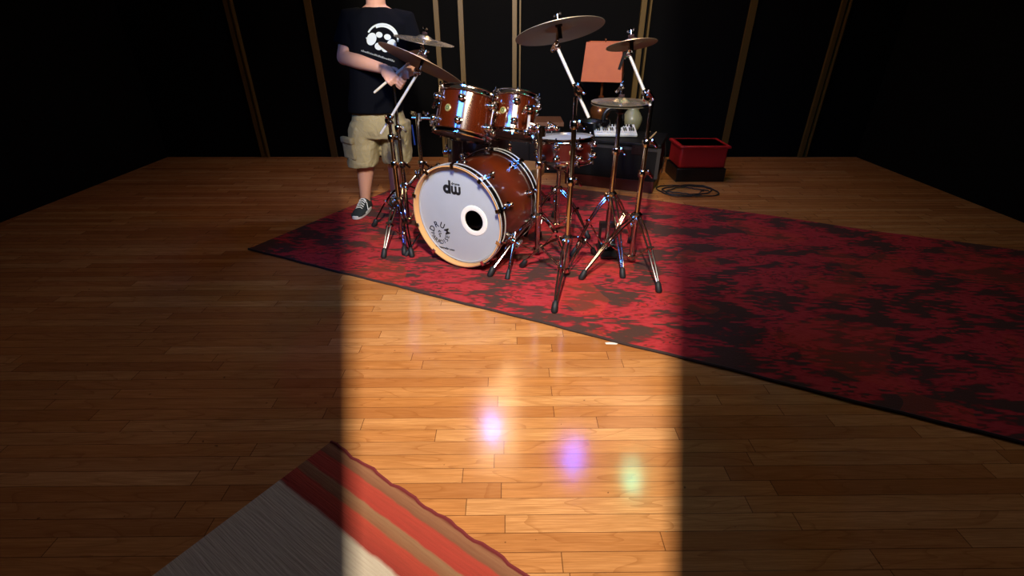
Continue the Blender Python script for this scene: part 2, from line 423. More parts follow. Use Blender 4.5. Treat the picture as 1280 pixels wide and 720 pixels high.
def pole_stand(name, base, topz, hubz, feet, label, cat='stand', group=None, joints=(), r0=.0145, clear=.035):
    root = empty(name, base, label, cat, group); L_ = []
    zs = [clear-base.z]+[j-base.z for j in joints]+[topz-base.z]
    for i in range(len(zs)-1):
        p = MB().tube([V((0, 0, zs[i])), V((0, 0, zs[i+1]))], r0-.002*i, 20).build('pole', M['chrome'], root)
        if i:
            c = MB(); z = zs[i]; c.lathe([(r0-.002*i, z-.022), (r0+.006, z-.022), (r0+.008, z-.012), (r0+.008, z+.012), (r0+.004, z+.018), (r0-.002*i, z+.018)], 20)
            c.box((r0+.012, 0, z), (.02, .016, .02)); wingnut(c, (r0+.014, -.004, z), (.35, -.9, 0)); c.build('clamp', M['chrome'], root)
    h = MB(); hz = hubz-base.z; h.lathe([(r0, hz-.03), (r0+.007, hz-.03), (r0+.009, hz-.015), (r0+.016, hz-.01), (r0+.016, hz+.012), (r0+.006, hz+.022), (r0, hz+.022)], 20)
    wingnut(h, (-.02, -.012, hz-.004), (-.7, -.7, 0)); h.build('leg_collar', M['chrome'], root)
    lw = MB(); lz = .05-base.z; lw.lathe([(r0, lz-.014), (r0+.010, lz-.012), (r0+.012, lz+.010), (r0, lz+.016)], 16)
    lw.build('lower_collar', M['chrome'], root)
    for f in feet: stand_leg(root, base, hubz, f)
    return root
def rel(root, p): return V(p)-V(root.location)
def boom(root, p0, pc, p1, tilt_to):
    """boom arm p0 (tail) .. p1 (cymbal tilter); pc = clamp on the pole; all world"""
    a, c, b, t = [rel(root, q) for q in (p0, pc, p1, tilt_to)]
    MB().tube([a, b], .0075, 14).build('boom_arm', M['chrome_bright'], root)
    m = MB(); u = (b-a).normalized()
    m.tube([c-u*.028, c+u*.028], .015, 14); m.tube([c+V((0, .018, -.02)), c+V((0, -.02, 0))], .014, 12); m.tube([c+V((0,-.012,0)), c+V((0,-.036,0))], .020, 14)
    wingnut(m, c+V((0, -.034, 0)), (.5, -.8, .3)); m.build('boom_clamp', M['chrome'], root)
    m = MB(); m.ball(b, .017, 12); m.tube([b, t], [.009, .0045], 10); wingnut(m, b+V((.006, -.012, 0)), (-.9, -.4, 0)); m.build('tilter', M['chrome'], root)
TAU = 2*math.pi
def cymbal(name, centre, normal, rad, m, label, bell=.055, rise=.10, cup=True, group=None, sleeve=.05):
    rt = frame(normal, (0, 1, .01)); root = empty(name, centre, label, 'cymbal', group, rt)
    prof = [(.006, 0.0), (bell*.35, -.003), (bell*.7, -.009), (bell, -.020), (bell*1.12, -.0225)]
    for i in range(1, 9):
        t = i/8; prof.append((bell*1.12+(rad-bell*1.12)*t, -.0225-rise*rad*.8*t**1.5))
    under = [(r_, z-.0022) for r_, z in reversed(prof)]
    body = MB().lathe(prof+under, 72, closed=True).build('cymbal_plate', m, root, 30)
    k2 = MB(); k2.lathe([(.004, -.018), (.016, -.018), (.016, -.0045), (.004, -.0045)], 16, closed=True); k2.lathe([(.004, .001), (.015, .001), (.015, .012), (.004, .012)], 16, closed=True)
    k2.build('felt', M['felt'], root)
    if cup:
        w_ = MB(); w_.tube([V((0, 0, -.05)), V((0, 0, .034))], .0038, 8); wingnut(w_, (0, 0, .012), (0, 0, 1), .008); w_.build('wing_nut', M['chrome'], root)
        MB().tube([V((0, 0, -.018)), V((0, 0, -.018-sleeve))], [.010, .009], 12).build('sleeve', M['black'], root)
    return root

def seen(px, py, lean, ratio):
    """axis of a round thing from its lean (degrees, to the right) and how much of its underside shows"""
    v = ray(px, py).normalized(); u = V((0, 0, 1)); u = (u-v*u.dot(v)).normalized(); rt = v.cross(u)
    return (u*math.cos(R(lean))+rt*math.sin(R(lean)))*math.sqrt(1-ratio*ratio)+v*ratio
# --- generic small drum (toms, snare); axis = local z, origin at centre of shell
def drum(name, c, axis, D, H_, shell, label, cat='drum', lugs=6, yaw=0, reso=True, hoopm='chrome', badge=None, bothead='reso', tophead='batter'):
    rt = frame(axis, (math.sin(yaw), -math.cos(yaw), 0.01)); root = empty(name, c, label, cat, None, rt)
    r = D/2; h = H_/2
    MB().lathe([(r, -h), (r, h), (r-.007, h), (r-.007, -h)], 64, closed=True).build('shell', shell, root)
    for nm, sg in (('top_hoop', 1), ('bottom_hoop', -1)):
        z = sg*h; o = r+.009
        MB().lathe([(r+.002, z-sg*.014), (o, z-sg*.014), (o+.004, z-sg*.011), (o, z-sg*.005), (o, z+sg*.008), (o+.005, z+sg*.011), (o+.003, z+sg*.015), (o-.002, z+sg*.015), (o-.003, z-sg*.004), (r+.002, z-sg*.006)], 72, closed=True).build(nm, M[hoopm], root)
    MB().lathe([(0, h+.002), (r*.98, h+.002), (r+.003, h+.001), (r+.004, h-.006)], 64).build('batter_head', M[tophead], root)
    MB().lathe([(0, -h-.002), (r*.98, -h-.002), (r+.003, -h-.001), (r+.004, -h+.006)], 64).build('resonant_head', M[bothead], root)
    for i in range(lugs):
        a = TAU*(i+.5)/lugs; d = V((math.cos(a), math.sin(a), 0))
        for sg in (1, -1):
            zz = sg*h*.52; mb = MB()
            mb.tube([d*r+V((0, 0, zz)), d*(r+.006)+V((0, 0, zz)), d*(r+.009)+V((0, 0, zz)), d*(r+.026)+V((0, 0, zz))], [.021, .021, .012, .012], 18)
            mb.ball(d*(r+.024)+V((0, 0, zz)), (.018, .018, .018), 14)
            mb.tube([d*(r+.017)+V((0, 0, zz)), d*(r+.017)+V((0, 0, sg*(h+.016)))], .0032, 8)
            mb.tube([d*(r+.017)+V((0, 0, sg*(h+.010))), d*(r+.017)+V((0, 0, sg*(h+.024)))], .0052, 6)
            mb.box(d*(r+.012)+V((0, 0, sg*(h+.006))), (.018, .018, .007), Matrix.Rotation(a, 3, 'Z'))
            mb.build('lug', M['chrome'], root)
    if badge is not None:
        a = badge; d = V((math.cos(a), math.sin(a), 0)); F_ = frame(d, (0, 0, 1))
        mb = MB(); mb.lathe([(.0, .0035), (.017, .0035), (.019, .002), (.019, -.001)], 24, Matrix.Translation(d*r) @ F_.to_4x4()); bo = mb.build('badge', M['badge'], root)
        mb = MB(); mb.lathe([(.006, .0042), (.010, .0042)], 20, Matrix.Translation(d*r) @ F_.to_4x4()); mb.build('badge_vent', mat('green_badge_ring', (30,80,50), .4), bo)
    return root

# ------------------------------------------------------------------ bass drum
a = R(29); nrm = V((-math.sin(a), -math.cos(a), 0)); DB = .588; rb = DB/2
rtB = frame(nrm, (0, 0, 1)); cB = V((-.315, 2.52, RZ+rb+.013)); bB = V((cB.x, cB.y, RZ))
bass = empty('bass_drum', bB, 'amber sunburst bass drum with white front head lying on its side', 'drum', None, rtB)
O = V((0, rb+.013, 0))                                        # drum axis in local space
HZ = -.012                                                    # the head sits this much further inside the hoop
def B(mb, nm, m, parent=None):
    dz = HZ if nm in ('front_head', 'head_collar', 'port_ring', 'maker_logo', 'shop_logo', 'head_mark') else 0
    return mb.xf(Matrix.Translation(O+V((0, 0, dz)))).build(nm, m, parent or bass)
LB = .46
hoop_front = lambda nm: nm == 'front_hoop'
B(MB().lathe([(rb-.012, -.045), (rb-.012, -LB+.045), (rb-.020, -LB+.045), (rb-.020, -.045)], 96, closed=True), 'shell', M['bass_shell'])
for nm, z0, z1 in (('front_hoop', 0.0, -.050), ('rear_hoop', -LB, -LB+.050)):
    ho = B(MB().lathe([(rb, z0), (rb, z1), (rb-.002, z1), (rb-.002, z0)], 96, closed=True), nm, M['black_gloss'])
    e_ = .001 if hoop_front(nm) else -.001
    B(MB().lathe([(rb-.002, z0+e_), (rb-.002, z1), (rb-.0075, z1), (rb-.0075, z0+e_)], 96, closed=True), 'hoop_inner_ply', M['hoop_wood'] if hoop_front(nm) else M['black_gloss'], ho)
    for zi in (z0*.90+z1*.10, z0*.06+z1*.94):
        B(MB().lathe([(rb+.0025, zi-.003), (rb+.0025, zi+.003), (rb-.0005, zi+.003), (rb-.0005, zi-.003)], 96, closed=True), 'inlay', M['chrome_bright'], ho)
# port position on the head
def headpt(px, py, z=-.026):
    Cw = cB+nrm*(z+HZ); r = ray(px, py); t = (Cw-V((0, 0, CH))).dot(nrm)/r.dot(nrm); q = V((0, 0, CH))+r*t-Cw
    q = rtB.transposed() @ q; return V((q.x, q.y, z))
pc = headpt(592.5, 276)
rh = rb-.010; mb = MB(); n1 = 96; rp = .062
vs = []; fs = []
for j in range(n1):
    q = TAU*j/n1; vs.append((rh*math.cos(q), rh*math.sin(q), -.026))
# ring of hole points matched by direction from hole centre
for rr_ in (.5, 0):
    for j in range(n1):
        q = TAU*j/n1; h_ = V((pc.x+rp*math.cos(q), pc.y+rp*math.sin(q), -.026)); o_ = V(vs[j]); p = h_.lerp(o_, rr_) ; vs.append(tuple(p))
for k2 in range(2):
    for j in range(n1): fs.append((k2*n1+j, k2*n1+(j+1) % n1, (k2+1)*n1+(j+1) % n1, (k2+1)*n1+j))
mb.add(vs, fs); head = B(mb, 'front_head', M['head'])
B(MB().lathe([(rh, -.027), (rh-.010, -.022), (rh-.014, -.0255)], 96), 'head_collar', M['head'], head)
B(MB().lathe([(rp-.002, -.030), (rp-.002, -.0225), (rp+.004, -.0205), (.086, -.0225), (.088, -.0258)], 48, Matrix.Translation((pc.x, pc.y, 0))), 'port_ring', M['ring_white'], head)
B(MB().lathe([(0, -LB+.026), (rh, -LB+.026)], 96), 'rear_head', M['batter'])
pil = MB(); pil.ball((pc.x-.17, pc.y-.085, -.27), (.12, .06, .09), 20); po = B(pil, 'damping_pillow', mat('grey_pillow', (120,112,104), .9))
# lettering on the head
def ink(mb, s, size, cx, cy, ang=0, off=0, sxx=1, shear=0):
    vs, fs = text_geo(s, size, off, shear); m_ = Matrix.Translation((cx, cy, -.0252)) @ Matrix.Rotation(ang, 4, 'Z') @ Matrix.Diagonal((sxx, 1, 1, 1))
    mb.add([m_ @ q for q in vs], fs, False)
dwp = headpt(564, 235); mb = MB()
def ringband(mb, cx, cy, r0, r1, a0, a1, n=28, z=-.0252):
    vs = []; 
    for i in range(n+1):
        q = R(a0+(a1-a0)*i/n)
        for r_ in (r0, r1): vs.append((cx+r_*math.cos(q), cy+r_*math.sin(q), z))
    mb.add(vs, [(2*i, 2*i+1, 2*i+3, 2*i+2) for i in range(n)], False)
def rect(mb, x0, y0, x1, y1, z=-.0252): mb.add([(x0, y0, z), (x1, y0, z), (x1, y1, z), (x0, y1, z)], [(0, 1, 2, 3)], False)
x0, y0 = dwp.x-.030, dwp.y-.010
ringband(mb, x0, y0, .0075, .026, 0, 360); rect(mb, x0+.012, y0-.024, x0+.027, y0+.052)
ringband(mb, x0+.0475, y0-.006, .003, .019, 180, 360, 20); ringband(mb, x0+.0735, y0-.006, .003, .019, 180, 360, 20)
for xx in (x0+.0285, x0+.0525, x0+.0785): rect(mb, xx, y0-.007, xx+.014, y0+.024)
ink(mb, 'drums', .019, x0+.060, y0+.036, 0, .0008, 1.15)
B(mb, 'maker_logo', M['ink'], head)
dp = headpt(550, 291.5); mb = MB(); rr_ = .055
for s, a0, a1, flip in (('DRUM', 158, 22, 0), ('PARADISE', 192, 348, 1)):
    for i, ch in enumerate(s):
        q = a0+(a1-a0)*(i/(len(s)-1)); ang = R(q-90) if not flip else R(q+90)
        ink(mb, ch, .050 if not flip else .037, dp.x+rr_*math.cos(R(q)), dp.y+rr_*math.sin(R(q)), ang, .0012 if not flip else .0006, .95, 0)
for pts_ in ([(-.012, .014), (-.002, .020), (.012, .012), (.004, .010)], [(-.014, .008), (-.004, .012), (-.004, .002)], [(.002, .006), (.010, .004), (.014, -.004), (.006, -.002)], [(-.003, .002), (.002, .004), (.004, -.024), (-.004, -.024)], [(-.012, -.006), (-.005, -.002), (-.006, -.012)]):
    mb.add([(dp.x+x_, dp.y+y_, -.0252) for x_, y_ in pts_], [tuple(range(len(pts_)))], False)
ink(mb, 'www.drumparadise.com', .0175, dp.x+.008, dp.y-.088, 0, .0009, 1.05)
B(mb, 'shop_logo', M['ink'], head)
sp = headpt(570, 324); mb = MB(); ink(mb, 'UC', .011, sp.x, sp.y, 0, .0006); B(mb, 'head_mark', M['ink'], head)
# claws, rods, lugs
for hoop in (0, 1):
    for i in range(10):
        q = R(18+36*i); d = V((math.cos(q), math.sin(q), 0)); zh = 0 if hoop == 0 else -LB; sg = -1 if hoop == 0 else 1
        if 255 < (math.degrees(q) % 360) < 285: continue
        mb = MB(); rm = Matrix.Rotation(q, 3, 'Z')
        mb.box(d*(rb+.006)+V((0, 0, zh+sg*.026)), (.010, .022, .056), rm); mb.box(d*(rb-.004)+V((0, 0, zh-sg*.004)), (.026, .020, .006), rm)
        mb.box(d*(rb+.010)+V((0, 0, zh+sg*.048)), (.018, .018, .012), rm)
        B(mb, 'claw_hook', M['chrome'])
        mb = MB(); zl = zh+sg*.115
        mb.tube([d*(rb+.012)+V((0, 0, zh+sg*.036)), d*(rb+.012)+V((0, 0, zl))], .0035, 8)
        if hoop == 0: mb.tube([d*(rb+.012)+V((0, 0, zh+sg*.030)), d*(rb+.012)+V((0, 0, zh+sg*.036))], .006, 6)
        mb.tube([d*(rb-.014)+V((0, 0, zl)), d*(rb-.006)+V((0, 0, zl)), d*(rb-.004)+V((0, 0, zl)), d*(rb+.014)+V((0, 0, zl))], [.019, .019, .009, .009], 16)
        mb.ball(d*(rb+.013)+V((0, 0, zl)), .013, 12); mb.tube([d*(rb+.012)+V((0, 0, zl-sg*.020)), d*(rb+.012)+V((0, 0, zl+sg*.010))], .009, 10)
        B(mb, 'lug', M['chrome'])
# spurs
inv = rtB.transposed()
for sgn, foot in ((1, fl(634, 349, RZ)), (-1, None)):
    q = R(-22 if sgn > 0 else 202); d = V((math.cos(q), math.sin(q), 0)); b0 = d*(rb-.006)+V((0, 0, -.13))
    if foot is None: f = V((-(rb+.085), -rb-.013, .02))
    else: f = inv @ (foot-bB); f = f-O
    mb = MB(); mb.box(d*(rb-.004)+V((0, 0, -.13)), (.024, .044, .06), Matrix.Rotation(q, 3, 'Z')); mb.tube([b0, b0+d*.042], .021, 16); mb.ball(b0+d*.040, .020, 12); wingnut(mb, b0+d*.05, d, .012)
    br_ = B(mb, 'spur_bracket', M['chrome'])
    s0 = b0+d*.036; up_ = (s0-f).normalized()
    lg = B(MB().tube([s0+up_*.05, s0, f+up_*.03], [.007, .0085, .0075], 12), 'leg', M['chrome'])
    B(MB().tube([f+up_*.055, f+up_*.03, f+up_*.012, f], [.009, .013, .016, .014], 12), 'rubber_foot', M['rubber'], lg)

# ------------------------------------------------------------------ toms
tomA_c = aty(582.5, 144, 2.74)
axA = seen(582, 145, 13, .15)
tomA = drum('rack_tom', tomA_c, axA, .300, .215, M['tom_shell'], 'larger amber rack tom tilted to the right over the bass drum', 'drum', 6, R(-9), badge=R(62))
tomB_c = aty(642.5, 145, 2.90)
axB = seen(642, 145, 8, .21)
tomB = drum('rack_tom', tomB_c, axB, .248, .205, M['tom_shell'], 'smaller amber rack tom on the right of the pair above the bass drum', 'drum', 6, R(0), badge=R(57))

# stand that carries the left tom (pole behind it at the left)
def tom_arm(root, p_from, p_mid, p_to):
    a_, b__, c_ = rel(root, p_from), rel(root, p_mid), rel(root, p_to)
    MB().tube([a_, b__, c_], .0075, 12).build('tom_arm', M['chrome_bright'], root)
    m = MB(); m.ball(a_, .018, 12); m.tube([a_, a_+V((0, -.02, -.02))], .013, 10); m.build('ball_clamp', M['chrome'], root)
    m = MB(); m.box(c_, (.03, .02, .045)); m.ball(c_, .018, 10); wingnut(m, c_+V((-.01, -.01, .0)), (-.9, -.4, .1), .011); m.build('tom_bracket', M['chrome'], root)
bC = fl(529.5, 262, RZ); bC = V((aty(528, 218, 3.30).x, 3.30, RZ))
stC = pole_stand('tom_stand', bC, aty(523, 146, 3.30).z, .36, [bC+V((-.24, -.16, 0)), bC+V((.20, -.2, 0)), bC+V((.02, .28, 0))], 'chrome stand reaching from the rear left to the larger rack tom', joints=(.42,))
cc = aty(523, 147, 3.30); m = MB(); q0 = rel(stC, cc)
m.tube([q0+V((-.045, 0, .0)), q0+V((.09, 0, -.005))], .009, 10); m.tube([q0+V((0, 0, -.02)), q0+V((0, 0, .03))], .02, 12); wingnut(m, q0+V((-.03, 0, .01)), (0, 0, 1)); wingnut(m, q0+V((.05, 0, .01)), (0, 0, 1)); m.build('mounting_plate', M['chrome'], stC)
tom_arm(stC, aty(540, 152, 3.26), aty(545.5, 150.5, 3.10), aty(549.5, 130, 2.86))
ky = MB(); kp = rel(stC, aty(515, 156, 3.30)); ky.tube([kp, kp+V((.006, 0, -.13))], [.004, .006], 10); ky.build('hanging_key', M['blue'], stC)

# pole between bass and middle stand: carries the smaller tom
bD = fl(671, 320, RZ); zD = aty(677.5, 160, bD.y).z
stD = pole_stand('tom_stand', bD, zD, aty(672, 270, bD.y).z, [fl(613, 345, RZ), fl(706, 326, RZ)+V((.0, .02, 0)), bD+V((.03, .30, 0))], 'chrome tripod stand beside the bass drum holding the smaller rack tom', joints=(aty(674, 205, bD.y).z,))
cc = rel(stD, aty(677, 163, bD.y)); m = MB(); m.tube([cc+V((-.075, 0, .0)), cc+V((.085, .04, .005))], .012, 12); m.tube([cc+V((0, 0, -.03)), cc+V((0, 0, .02))], .024, 14)
for dx in (-.06, -.02, .04, .08): m.ball(cc+V((dx, -.005, .012)), .016, 10)
wingnut(m, cc+V((.05, 0, .01)), (.2, -.2, 1)); wingnut(m, cc+V((-.05, 0, .01)), (-.2, -.4, 1)); m.build('mounting_plate', M['chrome'], stD)
tom_arm(stD, aty(658, 165, bD.y+.0), aty(660, 160, bD.y), aty(662.5, 137, bD.y-.02))

# ------------------------------------------------------------------ cymbals and boom stands
# middle boom stand
bE = fl(706.5, 345, RZ); yE = bE.y
pcE = aty(722, 111, yE-.03)
stE = pole_stand('boom_stand', bE, aty(719, 122, yE).z, aty(710, 294, yE).z-.02, [fl(693, 390, RZ), fl(653, 334, RZ), fl(742, 318, RZ)], 'tall boom cymbal stand in front holding the large cymbal, one foot nearest the viewer', joints=(aty(714, 226, yE).z, aty(717, 155, yE).z))
tE = aty(696, 58, yE+.02); cE = aty(698, 28, yE+.04)
nE = (UP*.94+V((-.16, 0, 0))-FW*.10+V((0, .42, 0))).normalized()
boom(stE, aty(736, 147, yE-.03), pcE, tE, cE)
cymbal('ride_cymbal', cE, seen(698, 30, -11, .24), .202, M['cymbal_dark'], 'largest bronze cymbal tilted high above the middle of the kit', .062, .10)
# right boom stand
bF = fl(788, 329, RZ); yF = bF.y
stF = pole_stand('boom_stand', bF, aty(806, 123, yF).z, aty(792, 270, yF).z, [fl(823, 365, RZ), fl(727, 349, RZ), bF+V((.06, .30, 0))], 'boom cymbal stand at the right end of the kit holding the small cymbal', joints=(aty(797, 216, yF).z, aty(801, 178, yF).z))
tF = aty(786, 67, yF+.02); cF = aty(789, 47, yF+.03)
boom(stF, aty(813, 132, yF-.03), aty(807.5, 119, yF-.03), tF, cF)
wl = MB(); q0 = rel(stF, aty(781, 66, yF)); wl.tube([rel(stF, tF), q0, q0+V((-.02, 0, -.075))], [.006, .008, .007], 8); wl.build('tilter_handle', M['black'], stF)
cymbal('splash_cymbal', cF, seen(788, 50, -9, .2), .122, M['cymbal'], 'small cymbal overlapping the right edge of the orange lamp shade', .045, .10)
# left boom stand
bA = fl(504.5, 300, RZ); yA = bA.y
stA = pole_stand('boom_stand', bA, aty(487, 143, yA).z, aty(499, 250, yA).z, [fl(480, 322, RZ), fl(515, 321, RZ), bA+V((-.05, .28, 0))], 'left boom cymbal stand with its arm crossing the shorts of the standing drummer', joints=(aty(496.5, 205, yA).z, aty(493, 172, yA).z))
tA = aty(523, 90, yA); cA = aty(530, 71, yA)
boom(stA, aty(476, 167, yA-.03), aty(487, 149, yA-.03), tA, cA)
cymbal('crash_cymbal', cA, seen(529, 74, 26, .13), .243, M['cymbal'], 'bronze crash cymbal sloping down to the right beside the printed shirt', .058, .10, sleeve=.03)
bS = fl(511, 281, RZ); yS = bS.y
stS = pole_stand('boom_stand', bS, aty(494, 101, yS).z, aty(507, 232, yS).z, [fl(468, 283, RZ), fl(505, 320, RZ)+V((0,.02,0)), bS+V((.2, .2, 0))], 'darker boom stand just behind the left one holding the uppermost small cymbal', joints=(aty(505, 205, yS).z, aty(500, 160, yS).z))
cS = aty(531, 43, yS)
MB().tube([rel(stS, aty(494, 101, yS)), rel(stS, aty(527, 62, yS)), rel(stS, cS)], .006, 10).build('boom_arm', M['chrome'], stS)
m = MB(); m.ball(rel(stS, aty(494, 101, yS)), .02, 12); m.ball(rel(stS, aty(527, 64, yS)), .016, 12); wingnut(m, rel(stS, aty(527, 64, yS)), (.6, -.6, .6)); m.build('boom_clamp', M['chrome'], stS)
cymbal('splash_cymbal', cS, seen(531, 47, 10, -.08), .178, M['cymbal_bright'], 'bright small cymbal above the crash cymbal at the upper left', .05, .085, sleeve=.02)

# hi-hat
bG = fl(757, 315, RZ); yG = bG.y
stG = pole_stand('hi_hat_stand', bG, aty(767, 140, yG).z, aty(762, 244, yG).z, [fl(778, 347, RZ), fl(716, 322, RZ)+V((0,.02,0)), bG+V((.20, .18, 0))], 'hi-hat stand with a foot pedal between the two front boom stands', joints=(aty(765.5, 188, yG).z,))
hc = aty(768, 121, yG); hb = rel(stG, hc)
MB().tube([V((0, 0, .5)), V((0, 0, hb.z+.12))], .0035, 8).build('pull_rod', M['chrome'], stG)
m = MB(); m.tube([V((0, 0, hb.z+.004)), V((0, 0, hb.z+.045))], .009, 12); m.ball((0, 0, hb.z+.05), .014, 10); wingnut(m, (0, 0, hb.z+.045), (-.9, -.3, .1), .013); m.build('clutch', M['chrome'], stG)
m = MB(); m.lathe([(.0, hb.z-.058), (.024, hb.z-.058), (.026, hb.z-.078), (.012, hb.z-.09)], 20); m.build('cymbal_seat', M['black'], stG)
m = MB(); m.box((0, -.02, .018), (.10, .20, .012)); m.box((-.045, .01, .10), (.012, .03, .17)); m.box((.045, .01, .10), (.012, .03, .17)); m.box((0, .01, .18), (.102, .04, .03)); m.build('pedal_frame', M['black'], stG)
m = MB(); rr = Matrix.Rotation(R(-24), 3, 'X'); m.box((0, -.02, .06), (.072, .19, .008), rr); m.build('footboard', M['glass_tv'], stG)
m = MB(); m.box((0, .01, .235), (.03, .02, .08)); m.build('spring_housing', M['black'], stG)
cc = V((bG.x, bG.y, hc.z))
cymbal('hi_hat_cymbal', cc, (0, 0, 1), .160, M['cymbal_bright'], 'top hi-hat cymbal with its bell up, catching coloured light', .048, .10, cup=False)
cymbal('hi_hat_cymbal', cc+V((0, 0, -.062)), (0, 0, -1), .160, M['cymbal_dark'], 'bottom hi-hat cymbal turned upside down under the top one', .048, .10, cup=False)

# ------------------------------------------------------------------ snare, floor tom, throne
yN = 3.10; cN = aty(706, 186, yN)
sn = drum('snare_drum', cN, (-.03, .07, 1), .335, .130, M['snare_shell'], 'red brown snare drum on its stand behind the middle boom stand', 'drum', 8, 0, tophead='head', bothead='batter', badge=R(100))
bN = V((cN.x-.03, cN.y, RZ)); ss = pole_stand('snare_stand', bN, cN.z-.14, .30, [bN+V((-.22, -.1, 0)), bN+V((.2, -.14, 0)), bN+V((0, .25, 0))], 'low snare stand whose basket holds the red brown snare drum', joints=())
for k_ in range(3):
    q = R(-90+120*k_); d = V((math.cos(q), math.sin(q), 0)); z0 = cN.z-.15
    c0 = rel(ss, V((cN.x, cN.y, 0))); c0.z = 0
    MB().tube([V((0, 0, z0)), c0+d*.10+V((0, 0, z0+.03)), c0+d*.188+V((0, 0, z0+.045)), c0+d*.192+V((0, 0, z0+.085))], .006, 10).build('basket_arm', M['chrome'], ss)
yT = 3.22; cT = aty(598, 200, yT); 
ft = drum('floor_tom', V((cT.x, yT, .43)), (0, .03, 1), .40, .40, M['floor_tom_shell'], 'dark red floor tom standing behind the bass drum under the toms', 'drum', 8, 0)
for k_ in range(3):
    q = R(-60+120*k_); d = V((math.cos(q), math.sin(q), 0)); 
    lg = MB().tube([d*.228+V((0, 0, .04)), d*.228+V((0, 0, -.30)), d*.245+V((0, 0, -.385)), d*.245+V((0, 0, -.40))], .006, 10).build('leg', M['chrome'], ft)
    MB().tube([d*.245+V((0, 0, -.385)), d*.245+V((0, 0, -.418))], [.011, .013], 12).build('rubber_foot', M['rubber'], lg)
    MB().box(d*.214+V((0, 0, 0)), (.03, .03, .06), Matrix.Rotation(q, 3, 'Z')).build('leg_bracket', M['chrome'], ft)
# stool
cZ = aty(655, 211, 3.55); th = empty('drum_throne', V((cZ.x, 3.62, RZ)), 'round tan seated stool for the drummer behind the bass drum', 'stool')
MB().lathe([(0, cZ.z-.07), (.14, cZ.z-.07), (.155, cZ.z-.055), (.158, cZ.z-.02), (.145, cZ.z), (0, cZ.z+.004)], 40).build('seat', M['tan'], th)
MB().tube([V((0, 0, .12)), V((0, 0, cZ.z-.07))], .015, 14).build('pole', M['chrome_worn'], th)
for k_ in range(3):
    q = R(30+120*k_); d = V((math.cos(q), math.sin(q), 0)); lg = MB().tube([d*.015+V((0, 0, .24)), d*.22+V((0, 0, .02))], .009, 10).build('leg', M['chrome_worn'], th)
    MB().capsule(d*.215+V((0, 0, .022)), d*.235+V((0, 0, .018)), .018, .017, 10).build('rubber_foot', M['rubber'], lg)

# ------------------------------------------------------------------ case and the things on it
c1 = fl(817, 243); c1 = V((c1.x, c1.y, 0)); th_ = R(-9); ex = V((math.cos(R(-22)), math.sin(R(-22)), 0)); ey = V((-ex.y, ex.x, 0))
zt = aty(826, 181, c1.y).z
rotc = Matrix((ex, ey, V((0, 0, 1)))).transposed()
LC, DC = .8, .50
case = empty('equipment_case', c1-ex*LC/2+ey*DC/2, 'black flight case on a dark red plinth standing behind the kit at the right', 'case', None, rotc)
bevel(MB().box((0, 0, .10+(zt-.13)/2), (LC-.01, DC-.01, zt-.13)).build('body', M['case'], case), .008)
bevel(MB().box((0, 0, .05), (LC-.03, DC-.03, .10)).build('plinth', M['plinth'], case), .004)
bevel(MB().box((0, 0, zt-.015), (LC+.01, DC+.01, .03)).build('lid', M['case'], case), .008)
mb = MB()
for sx_ in (-1, 1): mb.box((sx_*(LC/2-.004), -DC/2+.004, (zt+.1)/2), (.028, .028, zt-.16))
mb.box((0, -DC/2+.001, zt-.05), (LC-.04, .010, .022)); mb.build('edge_rail', M['case_edge'], case)
for xx in (-.22, .22):
    m = MB(); m.box((xx, -DC/2-.004, zt-.055), (.09, .012, .07)); m.box((xx, -DC/2-.012, zt-.05), (.03, .012, .03)); m.build('latch', M['dark_metal'], case)
st_ = MB(); st_.tube([V((LC/2+.012, -.02, zt-.02)), V((LC/2+.03, -.03, zt-.12)), V((LC/2+.022, -.02, .25)), V((LC/2+.018, -.02, .13))], .014, 8, flat=((0, 1, 0), .3)); st_.build('strap', M['case_edge'], case)
def onc(x, y, z=0): return case.matrix_local @ V((x, y, z)) if False else V(case.location)+rotc @ V((x, y, zt+z))
def case_hit(px, py):                                        # spot of the case top seen at a pixel
    p = fl(px, py, zt); return p
# synth
kb = (case_hit(746, 171.5)+case_hit(795, 172.5))/2; syn = empty('keyboard', kb+V((0, .10, 0)), 'small white keyboard with black keys lying on the black case', 'keyboard', None, Matrix.Rotation(R(-3), 3, 'Z'))
tl = Matrix.Rotation(R(14), 3, 'X'); S = lambda x, y, z: tl @ V((x, y+.1, z))+V((0, -.1, .004))
wk = .36
bevel(MB().box(S(0, 0, .014), (wk, .20, .024), tl).build('body', M['keywhite'], syn), .005)
m = MB()
for i in range(21): m.box(S(-wk/2+.02+i*(wk-.04)/20, -.045, .030), ((wk-.04)/20-.0025, .085, .008), tl)
m.build('white_keys', M['keywhite'], syn)
m = MB()
for i in range(20):
    if i % 7 in (2, 6): continue
    m.box(S(-wk/2+.02+(i+.5)*(wk-.04)/20, -.025, .038), (.010, .050, .010), tl)
m.build('black_keys', M['black'], syn)
for i in range(8):
    MB().tube([S(-.03+i*.024, .06, .026), S(-.03+i*.024, .06, .040)], .008, 12).build('knob', M['black'], syn)
MB().box(S(.145, .062, .028), (.02, .055, .004), tl).build('display', M['black'], syn)
MB().box(S(0, .05, .0), (wk-.06, .06, .03)).build('rear_foot', M['black'], syn)
